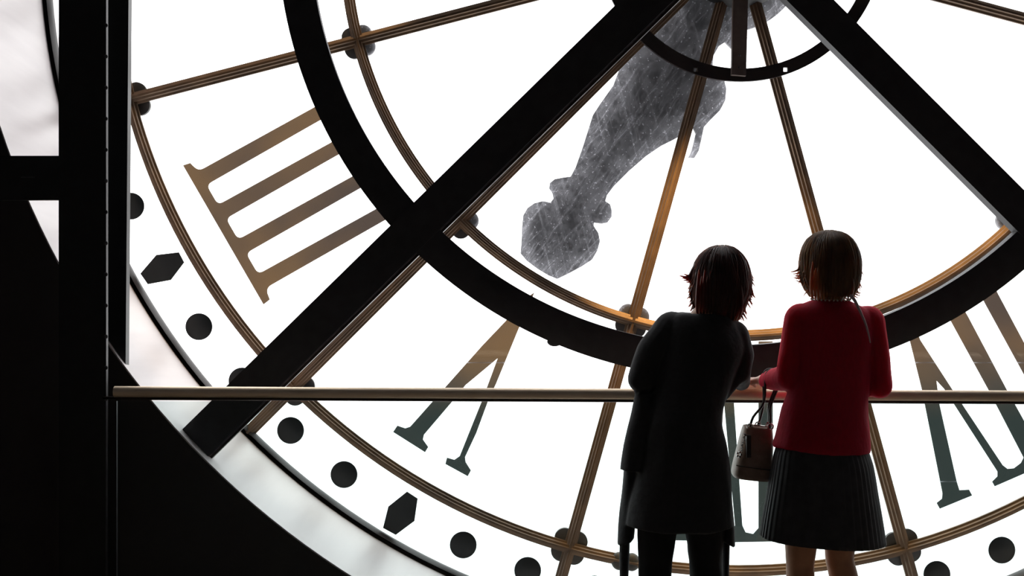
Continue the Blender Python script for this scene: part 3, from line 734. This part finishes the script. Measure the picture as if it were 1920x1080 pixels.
# coat: body, sleeves, hanging side layers
bm = bmesh.new()
def S(l, r, py, y, ry, tilt=0): return ((LX(l, c1)+LX(r, c1))/2, y, LZ(py), (r-l)/2/KQ, ry, tilt)
secs = [S(1285, 1375, 588, .055, .062, -.05), S(1258, 1385, 597, .05, .078, -.12), S(1244, 1398, 622, .048, .098, -.12), S(1238, 1400, 660, .045, .112), S(1232, 1382, 705, .035, .118), S(1222, 1362, 750, .02, .118), S(1208, 1352, 790, .005, .122), S(1200, 1362, 840, 0, .132), S(1190, 1368, 890, 0, .142), S(1178, 1373, 940, 0, .150), S(1172, 1376, 984, 0, .155)]
loft(bm, interp(secs, 4), 56)
limb(bm, [(sh[0]+Vector((0,0,-.01)), .062), ((sh[0]+el[0])/2+Vector((-.012,0,0)), .056), (el[0]+Vector((.004,0,0)), .050), ((el[0]+wr[0])/2, .045), (wr[0], .038)])
limb(bm, [(sh[1]+Vector((0,0,-.004)), .060), (Vector((X(1388), .06, LZ(668))), .056), (el[1]+Vector((-.01,0,.005)), .048), ((el[1]+wr[1])/2, .040), (wr[1]-Vector((0,.03,0)), .032)])
limb(bm, [(el[1]+Vector((-.02,0,.0)), .042), (Vector((X(1358), .03, LZ(736))), .030), (Vector((X(1340), .02, LZ(755))), .024)])
# left hanging sleeve layer
loft(bm, interp([(X(1211), .02, LZ(738), .036, .04, 0), (X(1209), .02, LZ(752), .037, .045, 0), (X(1205), .01, LZ(795), .047, .055, 0), (X(1197), .01, LZ(835), .050, .06, 0), (X(1193), .01, LZ(881), .054, .064, 0)], 3), 28)
# front tails
loft(bm, interp([(X(1186), .05, LZ(860), .020, .055, 0), (X(1180), .05, LZ(960), .030, .06, 0), (X(1176), .05, LZ(1020), .029, .06, .5)], 3), 24)
loft(bm, interp([(X(1360), .04, LZ(880), .020, .055, 0), (X(1364), .04, LZ(960), .026, .06, 0), (X(1367), .04, LZ(1022), .024, .06, -.5)], 3), 24)
coat = setp(remesh('coat', bm, M['coat'], W1, .0058, 3, wrinkle=.007, wscale=11, wz=.45), 'long black wool coat')
bm = bmesh.new()
loft(bm, interp([(X(1175), .06, LZ(1005), .017, .03, 0), (X(1174), .06, LZ(1050), .018, .03, 0), (X(1173), .06, LZ(1110), .014, .025, 0)], 3), 16)
link('coat_tie', bm, M['coat'], coat, world=False)
bm = bmesh.new()
loft(bm, interp([(X(1366), .06, LZ(1005), .016, .03, 0), (X(1366), .06, LZ(1050), .014, .03, 0), (X(1366), .06, LZ(1110), .011, .025, 0)], 3), 16)
link('coat_tie', bm, M['coat'], coat, world=False)
# hair
RX = W1.location.x; yh = .085
tab1 = [(461,1344,1362),(464,1332,1374),(470,1322,1383),(479,1312,1392),(492,1304,1400),(508,1299,1405),(525,1296,1408),(542,1296,1407),(556,1298,1404),(570,1300,1398),(582,1304,1392),(592,1309,1386),(602,1316,1380)]
f1, z1, z0 = hair_shape(tab1, RX, yh, .112, .100)
bm = bmesh.new(); hair_shell(bm, f1, z1, z0, yh)
hair1 = setp(link('hair', bm, M['hair_dark'], W1, world=False), 'tousled dark hair to the collar')
bm = bmesh.new(); strands(bm, f1, z1, z0, yh, 620, 5, amp=.045, flick=.010, end_var=.03)
H = lambda px, py, y=.08: HQ(RX, px, py, y)
for (dx, dy, r) in ((0,0,.007), (3,5,.006), (6,-4,.006), (5,10,.006), (9,15,.006), (12,8,.006)):
    lock(bm, [H(1310+dx, 482+dy), H(1300+dx, 506+dy), H(1290+dx, 519+dy*.6), H(1274+dx*1.3, 517+dy*.8)], r*1.5)
for (dx, dy) in ((0,0), (4,10), (7,20), (2,-12), (9,4)):
    lock(bm, [H(1299+dx, 520+dy), H(1294+dx, 545+dy), H(1297+dx, 565+dy), H(1290+dx, 576+dy*.6)], .007)
    lock(bm, [H(1405-dx, 520+dy), H(1405-dx, 540+dy), H(1397-dx, 560+dy), H(1401-dx, 574+dy*.6)], .007)
for k, px in enumerate(range(1306, 1394, 6)):
    lock(bm, [H(px-(px-1350)*.1, 505+(k*13 % 25), yh-.098), H(px+1, 572, yh-.090), H(px+(1345-px)*.10, 598+(k*7 % 8), yh-.066)], .009)
rnd = random.Random(23)
for sd in (-1, 1):
    for k in range(34):
        py = rnd.uniform(500, 592); z = H(0, py)[2]; cx, rx, bk, ft = f1(z); y_ = rnd.uniform(-.05, .04); ln = rnd.uniform(.014, .032); fl = rnd.uniform(.004, .020 if py > 505 else .007)
        xx = cx+sd*rx*math.sqrt(max(.2, 1-(y_/.11)**2))*.98
        lock(bm, [(f1(z+ln*2)[0]+sd*f1(z+ln*2)[1]*.92*(xx-cx)/(sd*rx), yh+y_, z+ln*2), (xx-sd*.001, yh+y_, z+ln*.4), (xx+sd*fl*.4, yh+y_, z-ln*.3), (xx+sd*fl, yh+y_, z-ln*.9)], rnd.uniform(.004, .0075))
link('hair_strands', bm, M['hair_dark'], hair1, world=False)

# ------------------------------------------------------------------ handbag on the red sleeve's wrist
c3 = 1408; YBG = 4.07; KB = F/YBG
bagroot = Vector(((c3-960)/KB, YBG, EYE-(898-540)/KB))
bag = empty('handbag', bagroot, 'small taupe leather handbag hanging by two handles between the two people', 'handbag')
bx = lambda px: (px-c3)/KB
bz = lambda py: -(py-898)/KB
bm = bmesh.new()
B = [(1396, 1444, 799, .030), (1393, 1447, 803, .040), (1387, 1448, 825, .050), (1381, 1447, 850, .057), (1375, 1446, 875, .062), (1373, 1443, 890, .062), (1376, 1440, 897, .056)]
loft(bm, interp([((bx(l)+bx(r))/2, 0, bz(y), (r-l)/2/KB, ry, -.10) for l, r, y, ry in B], 4), 48, pw=3.4)
bb = link('bag_body', bm, M['leather'], bag, world=False, angle=50)
bm = bmesh.new(); tube(bm, [(bx(1397), 0, bz(797)), (bx(1420), 0, bz(798)), (bx(1443), 0, bz(801))], .0035, 8); setp(link('zip', bm, M['silver'], bag, world=False), 'silver zip')
bm = bmesh.new(); box(bm, (bx(1393), -.0660, bz(853)), (bx(1401), -.040, bz(812))); setp(link('strap_tab', bm, M['leather_dark'], bag, world=False, smooth=False), 'dark leather tab')
bm = bmesh.new(); tube(bm, interp([(bx(1375), -.055, bz(868)), (bx(1395), -.064, bz(871)), (bx(1420), -.066, bz(874)), (bx(1444), -.055, bz(877))], 3), .0018, 6); link('seam', bm, M['leather_dark'], bag, world=False)
hx_, hy_, hz_ = wr2 = (W2.location.x-.160-bagroot.x, YP+.13-YBG, 1.075+.040-bagroot.z)
for yy, a_, b_, m in ((-.028, 1403, 1441, 'leather_dark'), (.028, 1424, 1445, 'leather_dark')):
    bm = bmesh.new()
    top = Vector((hx_, hy_+yy*.6, hz_))
    pts = interp([(bx(a_), yy, bz(800)), (bx(a_)+.012, yy, bz(780)), (bx(a_)*.3+top.x*.7-.012, yy+hy_*.5, bz(752)), (top.x-.028, top.y, top.z-.012), (top.x, top.y, top.z+.004), (top.x+.026, top.y, top.z-.02), (bx(b_)+.002, yy+hy_*.4, bz(760)), (bx(b_), yy, bz(780)), (bx(b_)-.002, yy, bz(802))], 4)
    tube(bm, pts, .0046, 8); link('handle', bm, M[m], bag, world=False)
    for q_ in (a_, b_):
        bm = bmesh.new(); mm = Matrix.Translation((bx(q_), yy, bz(800)))
        ring = [(bx(q_)+math.cos(t)*.010, yy-.004, bz(798)+math.sin(t)*.010) for t in [2*PI*k/16 for k in range(17)]]
        tube(bm, ring, .0026, 6); setp(link('handle_ring', bm, M['silver'], bag, world=False), 'silver ring')
bm = bmesh.new()
for k in range(7):
    ball(bm, (bx(1391)-.002*k-.002*math.sin(k*2), -.052, bz(812+5*k)), (.0045, .003, .0065), 8)
for k in range(5):
    t = 2*PI*k/5; ball(bm, (bx(1380)+math.cos(t)*.007, -.055, bz(848)+math.sin(t)*.008), .0045, 8)
setp(link('charm', bm, M['silver'], bag, world=False), 'silver charm on a chain')
